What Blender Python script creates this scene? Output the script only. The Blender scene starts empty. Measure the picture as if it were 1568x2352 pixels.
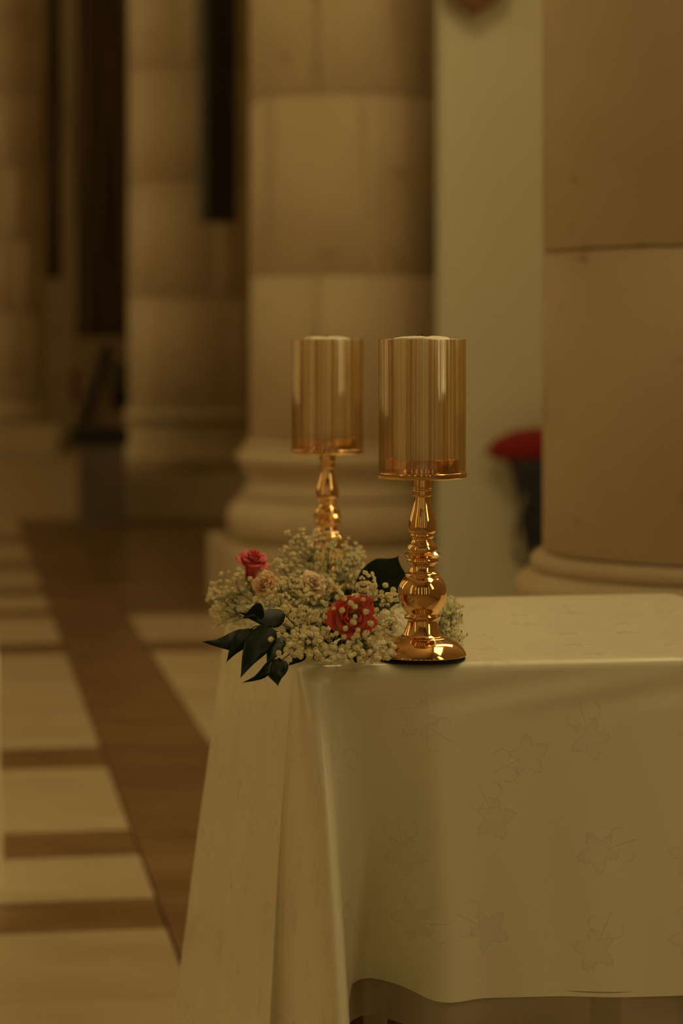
import bpy, bmesh, math, random
from math import sin, cos, pi, sqrt, atan2, radians
from mathutils import Vector, Matrix
random.seed(7)
SC = bpy.context.scene
COL = SC.collection

# ------------------------------------------------------------------ camera
F = 5500.0            # focal length in pixels of the 1568x2352 frame
HC = 1.13             # camera height
HY = 778.0            # horizon row
cam = bpy.data.cameras.new('camera'); cam_o = bpy.data.objects.new('camera', cam); COL.objects.link(cam_o)
cam.sensor_fit = 'VERTICAL'; cam.sensor_height = 36.0; cam.lens = F/2352*36
cam.shift_y = -(1176-HY)/2352
cam_o.location = (0, 0, HC); cam_o.rotation_euler = (pi/2, 0, 0)
cam.dof.use_dof = True; cam.dof.focus_distance = 2.74; cam.dof.aperture_fstop = 3.7
cam.clip_end = 100
SC.camera = cam_o
SC.view_settings.view_transform = 'Standard'
try: SC.view_settings.look = 'None'
except Exception: pass
SC.view_settings.gamma = 1.0; SC.view_settings.use_curve_mapping = False
SC.view_settings.exposure = 0.0
w = bpy.data.worlds.new('world'); SC.world = w; w.use_nodes = True
w.node_tree.nodes['Background'].inputs[0].default_value = (1, .8, .45, 1)
w.node_tree.nodes['Background'].inputs[1].default_value = 0.05
WINDOW_COL = (1, .68, .25)
COOL_COL = (1, .79, .37)          # daylight from the high right windows is less yellow
HIGH_WIN = 6.0; SIDE_WIN = 1.0; BACK_STRIPE_WIN = .9; RIGHT_WIN = 9.0; LOW_FILL_WIN = 3.2; FAR_FILL_WIN = 1.9; APSE_WIN = 1.2

# unseen point light above the frame, added to brighten columns and green wall
lamp = bpy.data.lights.new('column_fill', 'POINT'); lamp.energy = 65; lamp.color = (1, .68, .27); lamp.shadow_soft_size = .22
fill_light_o = bpy.data.objects.new('column_fill', lamp); COL.objects.link(fill_light_o); fill_light_o.location = (.15, 6.2, 4.8)

# ------------------------------------------------------------------ helpers
CA, SA = cos(radians(9.26)), sin(radians(9.26))
def uv2(u, v): return (CA*u - SA*v, SA*u + CA*v)      # building grid -> world
def P(x, y, d): return Vector(((x-784)*d/F, d, HC-(y-HY)*d/F))

def tag(o, label=None, cat=None, group=None, kind=None):
    if label: o['label'] = label
    if cat: o['category'] = cat
    if group: o['group'] = group
    if kind: o['kind'] = kind
    return o
def empty(name, loc, rz=0):
    o = bpy.data.objects.new(name, None); COL.objects.link(o)
    o.location = loc; o.rotation_euler = (0, 0, rz); o.empty_display_size = .05
    return o
def link(name, me, parent=None, mats=None, smooth=True):
    if mats:
        for m in (mats if isinstance(mats, (list, tuple)) else [mats]): me.materials.append(m)
    if smooth:
        for p in me.polygons: p.use_smooth = True
    o = bpy.data.objects.new(name, me); COL.objects.link(o)
    if parent: o.parent = parent
    return o
def mesh(name, verts, faces):
    me = bpy.data.meshes.new(name); me.from_pydata([tuple(v) for v in verts], [], faces); me.update(); return me
class MB:
    def __init__(s): s.v = []; s.f = []; s.mi = []
    def add(s, vs, fs, mi=0):
        n = len(s.v); s.v += [tuple(v) for v in vs]; s.f += [tuple(i+n for i in f) for f in fs]; s.mi += [mi]*len(fs)
    def box(s, c, h, rz=0, mi=0, taper=1.0):
        vs = []
        for dz in (-1, 1):
            k = 1 if dz < 0 else taper
            for dx, dy in ((-1,-1),(1,-1),(1,1),(-1,1)):
                x, y = dx*h[0]*k, dy*h[1]*k
                vs.append((c[0]+x*cos(rz)-y*sin(rz), c[1]+x*sin(rz)+y*cos(rz), c[2]+dz*h[2]))
        s.add(vs, [(0,3,2,1),(4,5,6,7),(0,1,5,4),(1,2,6,5),(2,3,7,6),(3,0,4,7)], mi)
    def tube(s, pts, r, n=6, mi=0, r2=None):
        pts = [Vector(p) for p in pts]; vs = []; fs = []
        for i, p in enumerate(pts):
            t = (pts[min(i+1, len(pts)-1)]-pts[max(i-1, 0)]).normalized()
            a = t.cross(Vector((0, 0, 1)))
            if a.length < 1e-3: a = t.cross(Vector((1, 0, 0)))
            a.normalize(); b = t.cross(a)
            rr = r if r2 is None else r+(r2-r)*i/(len(pts)-1)
            for k in range(n):
                q = 2*pi*k/n; vs.append(p+a*cos(q)*rr+b*sin(q)*rr)
        for i in range(len(pts)-1):
            for k in range(n):
                fs.append((i*n+k, i*n+(k+1) % n, (i+1)*n+(k+1) % n, (i+1)*n+k))
        if n > 2: fs.append(tuple(reversed(range(n)))); fs.append(tuple((len(pts)-1)*n+k for k in range(n)))
        s.add(vs, fs, mi)
    def build(s, name, mats, parent=None, smooth=False, bevel=0):
        me = mesh(name, s.v, s.f)
        for p, m in zip(me.polygons, s.mi): p.material_index = m
        o = link(name, me, parent, mats, smooth)
        if bevel:
            b = o.modifiers.new('bevel', 'BEVEL'); b.width = bevel; b.segments = 2; b.limit_method = 'ANGLE'
        return o
def lathe(name, prof, mats, parent=None, n=64, cap=True, seg=None):
    """prof: list of (r, z)."""
    vs = []; fs = []; m = len(prof)
    for r, z in prof:
        for k in range(n): vs.append((r*cos(2*pi*k/n), r*sin(2*pi*k/n), z))
    for i in range(m-1):
        for k in range(n): fs.append((i*n+k, i*n+(k+1) % n, (i+1)*n+(k+1) % n, (i+1)*n+k))
    if cap:
        fs.append(tuple(reversed(range(n)))); fs.append(tuple((m-1)*n+k for k in range(n)))
    me = mesh(name, vs, fs)
    return link(name, me, parent, mats, True)
def smooth_prof(keys, step=4):
    """Catmull-Rom through (r,z) keys; a key given with third value 1 is a corner."""
    out = []; K = [(k[0], k[1]) for k in keys]; cr = [len(k) > 2 for k in keys]
    for i in range(len(K)-1):
        p0 = K[i-1] if i > 0 and not cr[i] else K[i]
        p1 = K[i]; p2 = K[i+1]
        p3 = K[i+2] if i+2 < len(K) and not cr[i+1] else K[i+1]
        for j in range(step):
            t = j/step
            out.append(tuple(.5*((2*p1[c])+(-p0[c]+p2[c])*t+(2*p0[c]-5*p1[c]+4*p2[c]-p3[c])*t*t+(-p0[c]+3*p1[c]-3*p2[c]+p3[c])*t**3) for c in (0, 1)))
    out.append(K[-1]); return out

# ------------------------------------------------------------------ materials
class NT:
    def __init__(s, name):
        s.m = bpy.data.materials.new(name); s.m.use_nodes = True; s.t = s.m.node_tree; s.b = s.t.nodes['Principled BSDF']
    def n(s, typ, **kw):
        nd = s.t.nodes.new(typ)
        for k, v in kw.items(): setattr(nd, k, v)
        return nd
    def set(s, sock, v):
        if hasattr(v, 'is_output') or isinstance(v, bpy.types.NodeSocket): s.t.links.new(v, sock)
        else: sock.default_value = v
    def math(s, op, a, b=0.0, c=None):
        nd = s.n('ShaderNodeMath', operation=op); s.set(nd.inputs[0], a); s.set(nd.inputs[1], b)
        if c is not None: s.set(nd.inputs[2], c)
        return nd.outputs[0]
    def mix(s, f, a, b):
        nd = s.n('ShaderNodeMix', data_type='RGBA'); s.set(nd.inputs[0], f); s.set(nd.inputs[6], a); s.set(nd.inputs[7], b); return nd.outputs[2]
    def noise(s, vec, scale, detail=3, rough=.5):
        nd = s.n('ShaderNodeTexNoise'); nd.inputs['Scale'].default_value = scale; nd.inputs['Detail'].default_value = detail; nd.inputs['Roughness'].default_value = rough
        if vec is not None: s.t.links.new(vec, nd.inputs['Vector'])
        return nd.outputs['Fac']
    def ramp(s, f, a, b, ca=(0,0,0,1), cb=(1,1,1,1)):
        nd = s.n('ShaderNodeValToRGB'); s.t.links.new(f, nd.inputs[0]); e = nd.color_ramp.elements
        e[0].position = a; e[0].color = ca; e[1].position = b; e[1].color = cb; return nd.outputs[0]
    def bump(s, h, strength=.2, dist=.01):
        nd = s.n('ShaderNodeBump'); nd.inputs['Strength'].default_value = strength; nd.inputs['Distance'].default_value = dist
        s.t.links.new(h, nd.inputs['Height']); s.t.links.new(nd.outputs[0], s.b.inputs['Normal']); return nd
def C(r, g, b): return (r, g, b, 1)
def plain(name, col, rough=.6, metal=0, var=.12, scale=30, spec=.5, sheen=0, sub=0, bump=0):
    m = NT(name); co = m.n('ShaderNodeTexCoord').outputs['Object']
    f = m.noise(co, scale, 4)
    lo = tuple(c*(1-var) for c in col)+(1,); hi = tuple(min(1, c*(1+var)) for c in col)+(1,)
    m.t.links.new(m.mix(f, lo, hi), m.b.inputs['Base Color'])
    m.b.inputs['Roughness'].default_value = rough; m.b.inputs['Metallic'].default_value = metal
    m.b.inputs['Specular IOR Level'].default_value = spec
    if sheen: m.b.inputs['Sheen Weight'].default_value = sheen
    if sub: m.b.inputs['Subsurface Weight'].default_value = sub; m.b.inputs['Subsurface Scale'].default_value = .01
    if bump: m.bump(f, bump, .01)
    return m.m
def stone(name, col, dark, rough=.55, pits=True, scale=2.0, tone=.18):
    m = NT(name); co = m.n('ShaderNodeTexCoord').outputs['Object']
    oi = m.n('ShaderNodeObjectInfo').outputs['Random']
    add = m.n('ShaderNodeVectorMath', operation='ADD'); m.t.links.new(co, add.inputs[0])
    cmb = m.n('ShaderNodeCombineXYZ'); m.t.links.new(m.math('MULTIPLY', oi, 17.0), cmb.inputs[0]); m.t.links.new(cmb.outputs[0], add.inputs[1])
    v = add.outputs[0]
    f = m.noise(v, scale, 5, .6)
    c = m.mix(m.ramp(f, .3, .75), C(*dark), C(*col))
    if pits:
        p = m.ramp(m.noise(v, scale*6, 2, .5), .27, .34, C(.62,.52,.40), C(1,1,1))
        mm = m.n('ShaderNodeMix', data_type='RGBA', blend_type='MULTIPLY'); mm.inputs[0].default_value = .7
        m.t.links.new(c, mm.inputs[6]); m.t.links.new(p, mm.inputs[7]); c = mm.outputs[2]
    k = m.math('ADD', m.math('MULTIPLY', oi, tone), 1-tone/2)
    h = m.n('ShaderNodeHueSaturation'); m.t.links.new(c, h.inputs['Color']); m.t.links.new(k, h.inputs['Value'])
    m.t.links.new(h.outputs[0], m.b.inputs['Base Color']); m.b.inputs['Roughness'].default_value = rough
    m.bump(f, .15, .01)
    return m.m
def vein_stone(name, col, vein, rough=.3, scale=1.5, tone=.2):
    m = NT(name); g = m.n('ShaderNodeNewGeometry').outputs['Position']
    mp = m.n('ShaderNodeMapping'); m.t.links.new(g, mp.inputs[0]); mp.inputs['Rotation'].default_value = (0, 0, .6); mp.inputs['Scale'].default_value = (1, 2.6, 1)
    f = m.noise(mp.outputs[0], scale*2, 6, .62)
    oi = m.n('ShaderNodeObjectInfo').outputs['Random']
    c = m.mix(m.ramp(f, .35, .68), C(*vein), C(*col))
    h = m.n('ShaderNodeHueSaturation'); m.t.links.new(c, h.inputs['Color'])
    m.t.links.new(m.math('ADD', m.math('MULTIPLY', oi, tone), 1-tone/2), h.inputs['Value'])
    m.t.links.new(h.outputs[0], m.b.inputs['Base Color']); m.b.inputs['Roughness'].default_value = rough
    return m.m
def emit(name, col, s):
    m = NT(name); m.b.inputs['Base Color'].default_value = C(0, 0, 0)
    m.b.inputs['Emission Color'].default_value = C(*col); m.b.inputs['Emission Strength'].default_value = s; return m.m

M_STONE = stone('limestone', (.64,.54,.39), (.53,.43,.29), tone=.09)
M_PLINTH = stone('base_limestone', (.66,.57,.42), (.54,.45,.31), tone=.08, pits=False)
M_WALL = stone('wall_stone', (.55,.46,.32), (.42,.34,.22), scale=.8)
M_WALLD = stone('wall_stone_dark', (.33,.28,.19), (.24,.20,.13), scale=.8, pits=False)
M_GREEN = plain('pale_green_plaster', (.74,.76,.66), .8, var=.05, scale=1.2)
M_FLOOR = plain('mortar', (.30,.22,.13), .8)
M_LIGHT = vein_stone('cream_marble', (.62,.52,.36), (.50,.40,.26), .32, .8, .08)
M_BROWN = vein_stone('brown_marble', (.27,.165,.08), (.17,.095,.045), .32, 1.5, .35)
M_DARKW = plain('dark_wood', (.05,.035,.025), .5)
M_DARKC = plain('dark_curtain_cloth', (.13,.09,.06), .9)
M_BLACK = plain('black_metal', (.018,.018,.02), .6)
M_GRILLE = plain('brown_black_grille', (.035,.02,.014), .7, scale=200)
M_RED = plain('dark_red_velvet', (.26,.01,.015), .9, sheen=.2)
M_NAVY = plain('navy_cloth', (.03,.03,.05), .8)
M_CORD = plain('grey_cord', (.16,.15,.12), .6)
M_BRWOOD = plain('brown_wood', (.24,.12,.05), .5)
M_GREYBLUE = stone('grey_stone', (.26,.22,.18), (.15,.12,.10), pits=False)
M_WAX = plain('ivory_wax', (.86,.80,.64), .5, var=.03, sub=.2)
M_WICK = plain('burnt_wick', (.01,.01,.01), .9)
M_FELT = plain('black_felt', (.012,.01,.01), .95)
M_STEM = plain('sprig_stem', (.13,.14,.05), .7)
M_GREENST = plain('dark_stem', (.05,.07,.025), .6)
M_BLOS = plain('cream_petal', (.93,.86,.62), .8, var=.06, scale=300, spec=.2)
M_CALYX = plain('calyx', (.28,.30,.12), .8)
M_SILK = plain('cream_wood', (.9,.82,.6), .6)

def gold():
    m = NT('rose_gold'); b = m.b
    b.inputs['Base Color'].default_value = C(.87,.55,.26); b.inputs['Metallic'].default_value = 1; b.inputs['Roughness'].default_value = .075
    co = m.n('ShaderNodeTexCoord').outputs['Object']; m.bump(m.noise(co, 60, 2), .02, .002)
    return m.m
M_GOLD = gold()
def glass():
    m = NT('champagne_lustre_glass'); t = m.t; t.nodes.remove(m.b)
    out = [n for n in t.nodes if n.type == 'OUTPUT_MATERIAL'][0]
    tr = m.n('ShaderNodeBsdfTransparent'); pass
    gl = m.n('ShaderNodeBsdfGlossy'); gl.inputs['Color'].default_value = C(1,.90,.70); gl.inputs['Roughness'].default_value = .03
    # drawn glass: fine vertical ribs around the cylinder
    co = m.n('ShaderNodeTexCoord').outputs['Object']; sp = m.n('ShaderNodeSeparateXYZ'); t.links.new(co, sp.inputs[0])
    ang = m.math('ARCTAN2', sp.outputs[1], sp.outputs[0])
    cb = m.n('ShaderNodeCombineXYZ'); t.links.new(ang, cb.inputs[0])
    nz = m.noise(cb.outputs[0], 14, 4, .6)
    bp = m.n('ShaderNodeBump'); bp.inputs['Strength'].default_value = 1; bp.inputs['Distance'].default_value = .0005
    t.links.new(nz, bp.inputs['Height']); t.links.new(bp.outputs[0], gl.inputs['Normal'])
    fr = m.n('ShaderNodeLayerWeight'); fr.inputs['Blend'].default_value = .5
    # lustre tint with amber streaks painted in place of striped reflections
    cb2 = m.n('ShaderNodeCombineXYZ'); t.links.new(m.math('ADD', ang, 3.3), cb2.inputs[0])
    reflection_streak = m.ramp(m.noise(cb2.outputs[0], 6.0, 6, .75), .47, .60)
    t.links.new(m.mix(reflection_streak, C(.985,.96,.89), C(.76,.56,.29)), tr.inputs[0])
    mx = m.n('ShaderNodeMixShader')
    t.links.new(m.math('ADD', m.math('MULTIPLY', m.math('POWER', fr.outputs['Facing'], 3.0), .25), .15), mx.inputs[0])
    t.links.new(tr.outputs[0], mx.inputs[1]); t.links.new(gl.outputs[0], mx.inputs[2]); t.links.new(mx.outputs[0], out.inputs[0])
    return m.m
def clear_glass():
    m = NT('clear_glass'); t = m.t; t.nodes.remove(m.b)
    out = [n for n in t.nodes if n.type == 'OUTPUT_MATERIAL'][0]
    tr = m.n('ShaderNodeBsdfTransparent'); gl = m.n('ShaderNodeBsdfGlossy'); gl.inputs['Roughness'].default_value = .02
    mx = m.n('ShaderNodeMixShader'); mx.inputs[0].default_value = .04
    t.links.new(tr.outputs[0], mx.inputs[1]); t.links.new(gl.outputs[0], mx.inputs[2]); t.links.new(mx.outputs[0], out.inputs[0]); return m.m
M_CLEAR = clear_glass()
M_GLASS = glass()
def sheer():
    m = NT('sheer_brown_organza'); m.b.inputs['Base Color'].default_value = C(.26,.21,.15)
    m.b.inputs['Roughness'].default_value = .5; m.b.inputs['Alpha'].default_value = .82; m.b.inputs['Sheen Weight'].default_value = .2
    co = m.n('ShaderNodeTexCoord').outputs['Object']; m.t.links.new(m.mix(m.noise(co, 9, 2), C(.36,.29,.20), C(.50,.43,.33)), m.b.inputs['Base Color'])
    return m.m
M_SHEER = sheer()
def satin():
    m = NT('ivory_damask_satin'); t = m.t
    uv = m.n('ShaderNodeUVMap').outputs[0]
    sc = m.n('ShaderNodeVectorMath', operation='SCALE'); t.links.new(uv, sc.inputs[0]); sc.inputs['Scale'].default_value = 9.2
    vo = m.n('ShaderNodeTexVoronoi', voronoi_dimensions='2D'); vo.inputs['Scale'].default_value = 1; vo.inputs['Randomness'].default_value = .45
    t.links.new(sc.outputs[0], vo.inputs['Vector'])
    df = m.n('ShaderNodeVectorMath', operation='SUBTRACT'); t.links.new(sc.outputs[0], df.inputs[0]); t.links.new(vo.outputs['Position'], df.inputs[1])
    sp = m.n('ShaderNodeSeparateXYZ'); t.links.new(df.outputs[0], sp.inputs[0]); x, y = sp.outputs[0], sp.outputs[1]
    sr = m.n('ShaderNodeSeparateColor'); t.links.new(vo.outputs['Color'], sr.inputs[0])
    rot = m.math('MULTIPLY', sr.outputs[0], 6.283)
    th = m.math('ADD', m.math('ARCTAN2', y, x), rot)
    r = m.math('SQRT', m.math('ADD', m.math('MULTIPLY', x, x), m.math('MULTIPLY', y, y)))
    # five pointed lobes with toothed margin, one direction left open for the stalk
    lob = m.math('SUBTRACT', 1.0, m.math('MULTIPLY', m.math('PINGPONG', m.math('ADD', th, 12.566), .6283), 1.5915))
    teeth = m.math('MULTIPLY', m.math('PINGPONG', m.math('MULTIPLY', th, 4.5), .5), .05)
    bias = m.math('MULTIPLY', m.math('COSINE', th), .03)
    R = m.math('ADD', m.math('ADD', m.math('ADD', m.math('MULTIPLY', m.math('POWER', lob, .9), .125), .085), teeth), bias)
    d = m.math('SUBTRACT', r, R)
    outl = m.math('LESS_THAN', m.math('ABSOLUTE', d), .011)
    fill = m.math('LESS_THAN', d, 0)
    # tendrils: two rings behind the leaf and a stalk
    ca, sa = m.math('COSINE', th), m.math('SINE', th)
    lx, ly = m.math('MULTIPLY', r, ca), m.math('MULTIPLY', r, sa)
    def ring(cx, cy, rad):
        ax = m.math('SUBTRACT', lx, cx); ay = m.math('SUBTRACT', ly, cy)
        q = m.math('SQRT', m.math('ADD', m.math('MULTIPLY', ax, ax), m.math('MULTIPLY', ay, ay)))
        arc = m.math('GREATER_THAN', m.math('ADD', m.math('MULTIPLY', ax, .8), m.math('MULTIPLY', ay, 1.0 if cy > 0 else -1.0)), -.03)
        return m.math('MULTIPLY', arc, m.math('LESS_THAN', m.math('ABSOLUTE', m.math('SUBTRACT', q, rad)), .006))
    lines = m.math('MAXIMUM', ring(-.25, .11, .085), ring(-.23, -.10, .075))
    stalk = m.math('MULTIPLY', m.math('LESS_THAN', m.math('ABSOLUTE', ly), .007), m.math('MULTIPLY', m.math('LESS_THAN', lx, -.05), m.math('GREATER_THAN', lx, -.40)))
    lines = m.math('MULTIPLY', m.math('MAXIMUM', lines, stalk), m.math('GREATER_THAN', d, 0))
    line = m.math('MAXIMUM', lines, outl)
    base = m.mix(m.math('MULTIPLY', fill, .35), C(.82,.78,.60), C(.80,.763,.585))
    colr = m.mix(m.math('MULTIPLY', line, .36), base, C(.52,.46,.33))
    t.links.new(colr, m.b.inputs['Base Color'])
    t.links.new(m.math('ADD', m.math('ADD', .29, m.math('MULTIPLY', line, .36)), m.math('MULTIPLY', fill, -.04)), m.b.inputs['Roughness'])
    t.links.new(m.math('MULTIPLY', m.math('SUBTRACT', 1.0, line), .38), m.b.inputs['Coat Weight'])
    m.b.inputs['Specular IOR Level'].default_value = .55; m.b.inputs['Coat Weight'].default_value = .25; m.b.inputs['Coat Roughness'].default_value = .27; m.b.inputs['Sheen Weight'].default_value = .15
    wv = m.noise(uv, 1500, 1)
    h = m.math('ADD', m.math('MULTIPLY', wv, .25), m.math('MULTIPLY', line, 1.0))
    m.bump(h, .12, .0006)
    return m.m
M_SATIN = satin()
def petal_mat(name, inner, edge):
    m = NT(name); uv = m.n('ShaderNodeUVMap').outputs[0]; sp = m.n('ShaderNodeSeparateXYZ'); m.t.links.new(uv, sp.inputs[0])
    f = m.ramp(sp.outputs[1], .15, .95)
    c = m.mix(f, C(*inner), C(*edge)); co = m.n('ShaderNodeTexCoord').outputs['Object']
    c = m.mix(m.math('MULTIPLY', m.noise(co, 90, 3), .25), c, C(*inner))
    m.t.links.new(c, m.b.inputs['Base Color']); m.b.inputs['Roughness'].default_value = .55
    m.b.inputs['Subsurface Weight'].default_value = .25; m.b.inputs['Subsurface Scale'].default_value = .004
    m.b.inputs['Sheen Weight'].default_value = .15
    return m.m
M_PRED = petal_mat('coral_red_petal', (.42,.006,.010), (.84,.11,.085))
M_PPINK = petal_mat('crimson_pink_petal', (.55,.02,.03), (.85,.13,.14))
M_PPEACH = petal_mat('peach_petal', (.80,.33,.12), (.90,.62,.36))
M_PBLUSH = petal_mat('blush_petal', (.82,.30,.16), (.90,.70,.48))
M_PWHITE = petal_mat('white_rose_petal', (.80,.66,.48), (.88,.84,.66))
def leaf_mat():
    m = NT('dark_leaf'); uv = m.n('ShaderNodeUVMap').outputs[0]; sp = m.n('ShaderNodeSeparateXYZ'); m.t.links.new(uv, sp.inputs[0])
    w_ = m.n('ShaderNodeTexWave'); m.t.links.new(uv, w_.inputs[0]); w_.inputs['Scale'].default_value = 3; w_.inputs['Distortion'].default_value = 1
    m.t.links.new(m.mix(w_.outputs['Fac'], C(.004,.011,.005), C(.006,.018,.007)), m.b.inputs['Base Color'])
    m.b.inputs['Roughness'].default_value = .38; m.b.inputs['Specular IOR Level'].default_value = .22
    m.bump(w_.outputs['Fac'], .1, .002); return m.m
M_LEAF = leaf_mat()

# ------------------------------------------------------------------ the room
RZ = radians(9.26)
U0, U1, V0, V1, ZC = -6.0, 3.0, -6.0, 27.0, 9.0
def gbox(mb, u0, u1, v0, v1, z0, z1, mi=0):
    x, y = uv2((u0+u1)/2, (v0+v1)/2); mb.box((x, y, (z0+z1)/2), ((u1-u0)/2, (v1-v0)/2, (z1-z0)/2), RZ, mi)
def structure(name, boxes, mat, parent=None):
    mb = MB()
    for b in boxes: gbox(mb, *b)
    o = mb.build(name, mat, parent); o['kind'] = 'structure'; return o
floor = structure('floor', [(U0-.3, U1+.3, V0-.3, V1+.3, -.2, -.012)], M_FLOOR)
# marble slabs: courses across, running band along u 0.41..0.71
def slab(u0, u1, v0, v1, mat, name):
    mb = MB(); g = .0025; gbox(mb, u0+g, u1-g, v0+g, v1-g, -.012, 0)
    o = mb.build(name, mat, floor, bevel=.001); return o
bands = [(4.59, 4.84), (5.25, 5.52), (6.34, 6.66), (8.64, 8.96), (9.78, 10.05), (10.62, 10.95), (11.8, 12.2), (13.4, 13.9)]
def strip_u(u0, u1, v0, v1, mat, name, step):
    n = max(1, round((u1-u0)/step)); du = (u1-u0)/n
    for i in range(n): slab(u0+i*du, u0+(i+1)*du, v0, v1, mat, name)
v = 2.2; lights = []
for b0, b1 in bands:
    lights.append((v, b0)); v = b1
lights.append((v, 15.2))
for (u0, u1, st) in ((-2.4, .41, 1.4), (.71, 2.9, 1.1)):
    for (a, b) in lights:
        n = 2 if (a, b) == lights[0] else (2 if b-a > 1.3 else 1)
        for k in range(n):
            va, vb = a+(b-a)*k/n, a+(b-a)*(k+1)/n
            if (a, b) == lights[0] and k == 1: va = 4.12
            if (a, b) == lights[0] and k == 0: vb = 4.12
            m = M_LIGHT if (va < 9.9 or u0 < 0) else M_BROWN
            strip_u(u0, u1, va, vb, m, 'marble_slab' if m is M_LIGHT else 'brown_border_slab', st)
    for (a, b) in bands:
        strip_u(u0, u1, a, b, M_BROWN, 'brown_border_slab', .72)
vv = 2.2
while vv < 15:
    slab(.41, .71, vv, vv+.64, M_BROWN, 'brown_border_slab'); vv += .64
# far paving
for i in range(6):
    for j in range(4):
        slab(-2.4+i*.9, -1.5+i*.9, 15.3+j*2.2, 17.5+j*2.2, M_BROWN if (i > 3) else M_LIGHT, 'paving_slab')

ceiling = structure('ceiling', [(U0-.3, U1+.3, V0-.3, V1+.3, ZC, ZC+.2)], M_WALL)
# walls with window openings; each opening: (a0, a1, z0, z1)
def wall_with_openings(name, fixed, axis, rng, ops, mat, thick=.3, side=1):
    mb = MB()
    def put(a0, a1, z0, z1):
        if a1-a0 < 1e-4 or z1-z0 < 1e-4: return
        lo, hi = sorted((fixed, fixed+thick*side))
        if axis == 'v': gbox(mb, lo, hi, a0, a1, z0, z1)
        else: gbox(mb, a0, a1, lo, hi, z0, z1)
    cur = rng[0]
    for (a0, a1, z0, z1) in sorted(ops):
        put(cur, a0, -.2, ZC); put(a0, a1, -.2, z0); put(a0, a1, z1, ZC); cur = a1
    put(cur, rng[1], -.2, ZC)
    o = mb.build(name, mat); o['kind'] = 'structure'; return o
wn = [0]
def window(fixed, axis, op, strength, side, bars=(2, 6), col=WINDOW_COL):
    wn[0] += 1
    a0, a1, z0, z1 = op; fr = .06
    root = empty('window_%d' % wn[0], (0, 0, 0)); root['kind'] = 'structure'
    def put(mb, p0, p1, q0, q1, o0, o1):
        lo, hi = sorted((fixed+o0*side, fixed+o1*side))
        if axis == 'v': gbox(mb, lo, hi, p0, p1, q0, q1)
        else: gbox(mb, p0, p1, lo, hi, q0, q1)
    mb = MB()
    put(mb, a0, a0+fr, z0, z1, .08, .18); put(mb, a1-fr, a1, z0, z1, .08, .18)
    put(mb, a0+fr, a1-fr, z0, z0+fr, .08, .18); put(mb, a0+fr, a1-fr, z1-fr, z1, .08, .18)
    mb.build('window_frame', M_DARKW, root)
    for i in range(1, bars[0]):
        a = a0+(a1-a0)*i/bars[0]; mb = MB(); put(mb, a-.025, a+.025, z0+fr, z1-fr, .09, .15); mb.build('mullion', M_DARKW, root)
    mb = MB(); put(mb, a0+fr, a1-fr, z0+fr, z1-fr, .155, .165)
    mb.build('pane', emit('daylit_pane', col, strength), root)
rops = [(-4.2, -3.2, .4, 6), (1.0, 3.8, 4.6, 8.3), (4.5, 5.7, 3.0, 7.6), (-.7, .5, 1.8, 5.2)]  # the last, low opening is unseen, added to brighten the cloth's corner ridge
wall_with_openings('wall_right', U1, 'v', (V0-.3, V1+.3), rops, M_WALL, side=1)
for i, op in enumerate(rops): window(U1, 'v', op, (SIDE_WIN, HIGH_WIN, RIGHT_WIN, LOW_FILL_WIN)[i], 1, (4, 6) if i == 1 else (2, 6), COOL_COL)
lops = [(-4.5, -3.6, .5, 7), (-.8, .4, .5, 7), (6.4, 7.8, 1.6, 7.6), (10.4, 11.8, 1.6, 7.6), (14.4, 15.8, 1.6, 7.6), (20.4, 21.8, 1.6, 7.6)]  # the deeper, unseen windows are added to brighten the columns and floor
wall_with_openings('wall_left', U0, 'v', (V0-.3, V1+.3), lops, M_WALL, side=-1)
for i, op in enumerate(lops): window(U0, 'v', op, SIDE_WIN if i < 2 else FAR_FILL_WIN*(2.2 if i == 5 else 1), -1)
bops = [(-4.9, -3.9, .15, 6), (-1.9, -1.2, .15, 6), (.3, .75, .15, 6), (1.6, 2.3, .15, 6)]  # unseen openings reach low to put bright stripes in glass and gold
wall_with_openings('wall_front', V0, 'u', (U0, U1), bops, M_WALLD, side=-1)
for op in bops: window(V0, 'u', op, BACK_STRIPE_WIN, -1)
structure('wall_back', [(U0, U1, V1, V1+.3, -.2, ZC)], M_WALL)
# unseen dark piers added between entrance windows for stripes in the reflections
structure('trim_1', [(-2.9, -2.2, V0, V0+.5, 0, ZC), (-.35, .15, V0, V0+.5, 0, ZC), (1.1, 1.5, V0, V0+.5, 0, ZC)], M_WALLD)
# pale green screen wall behind the second column, and the darker stone skirting below it
structure('wall_side', [(1.90, 3.0, 9.2, 9.32, 0, ZC)], M_GREEN)

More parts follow.
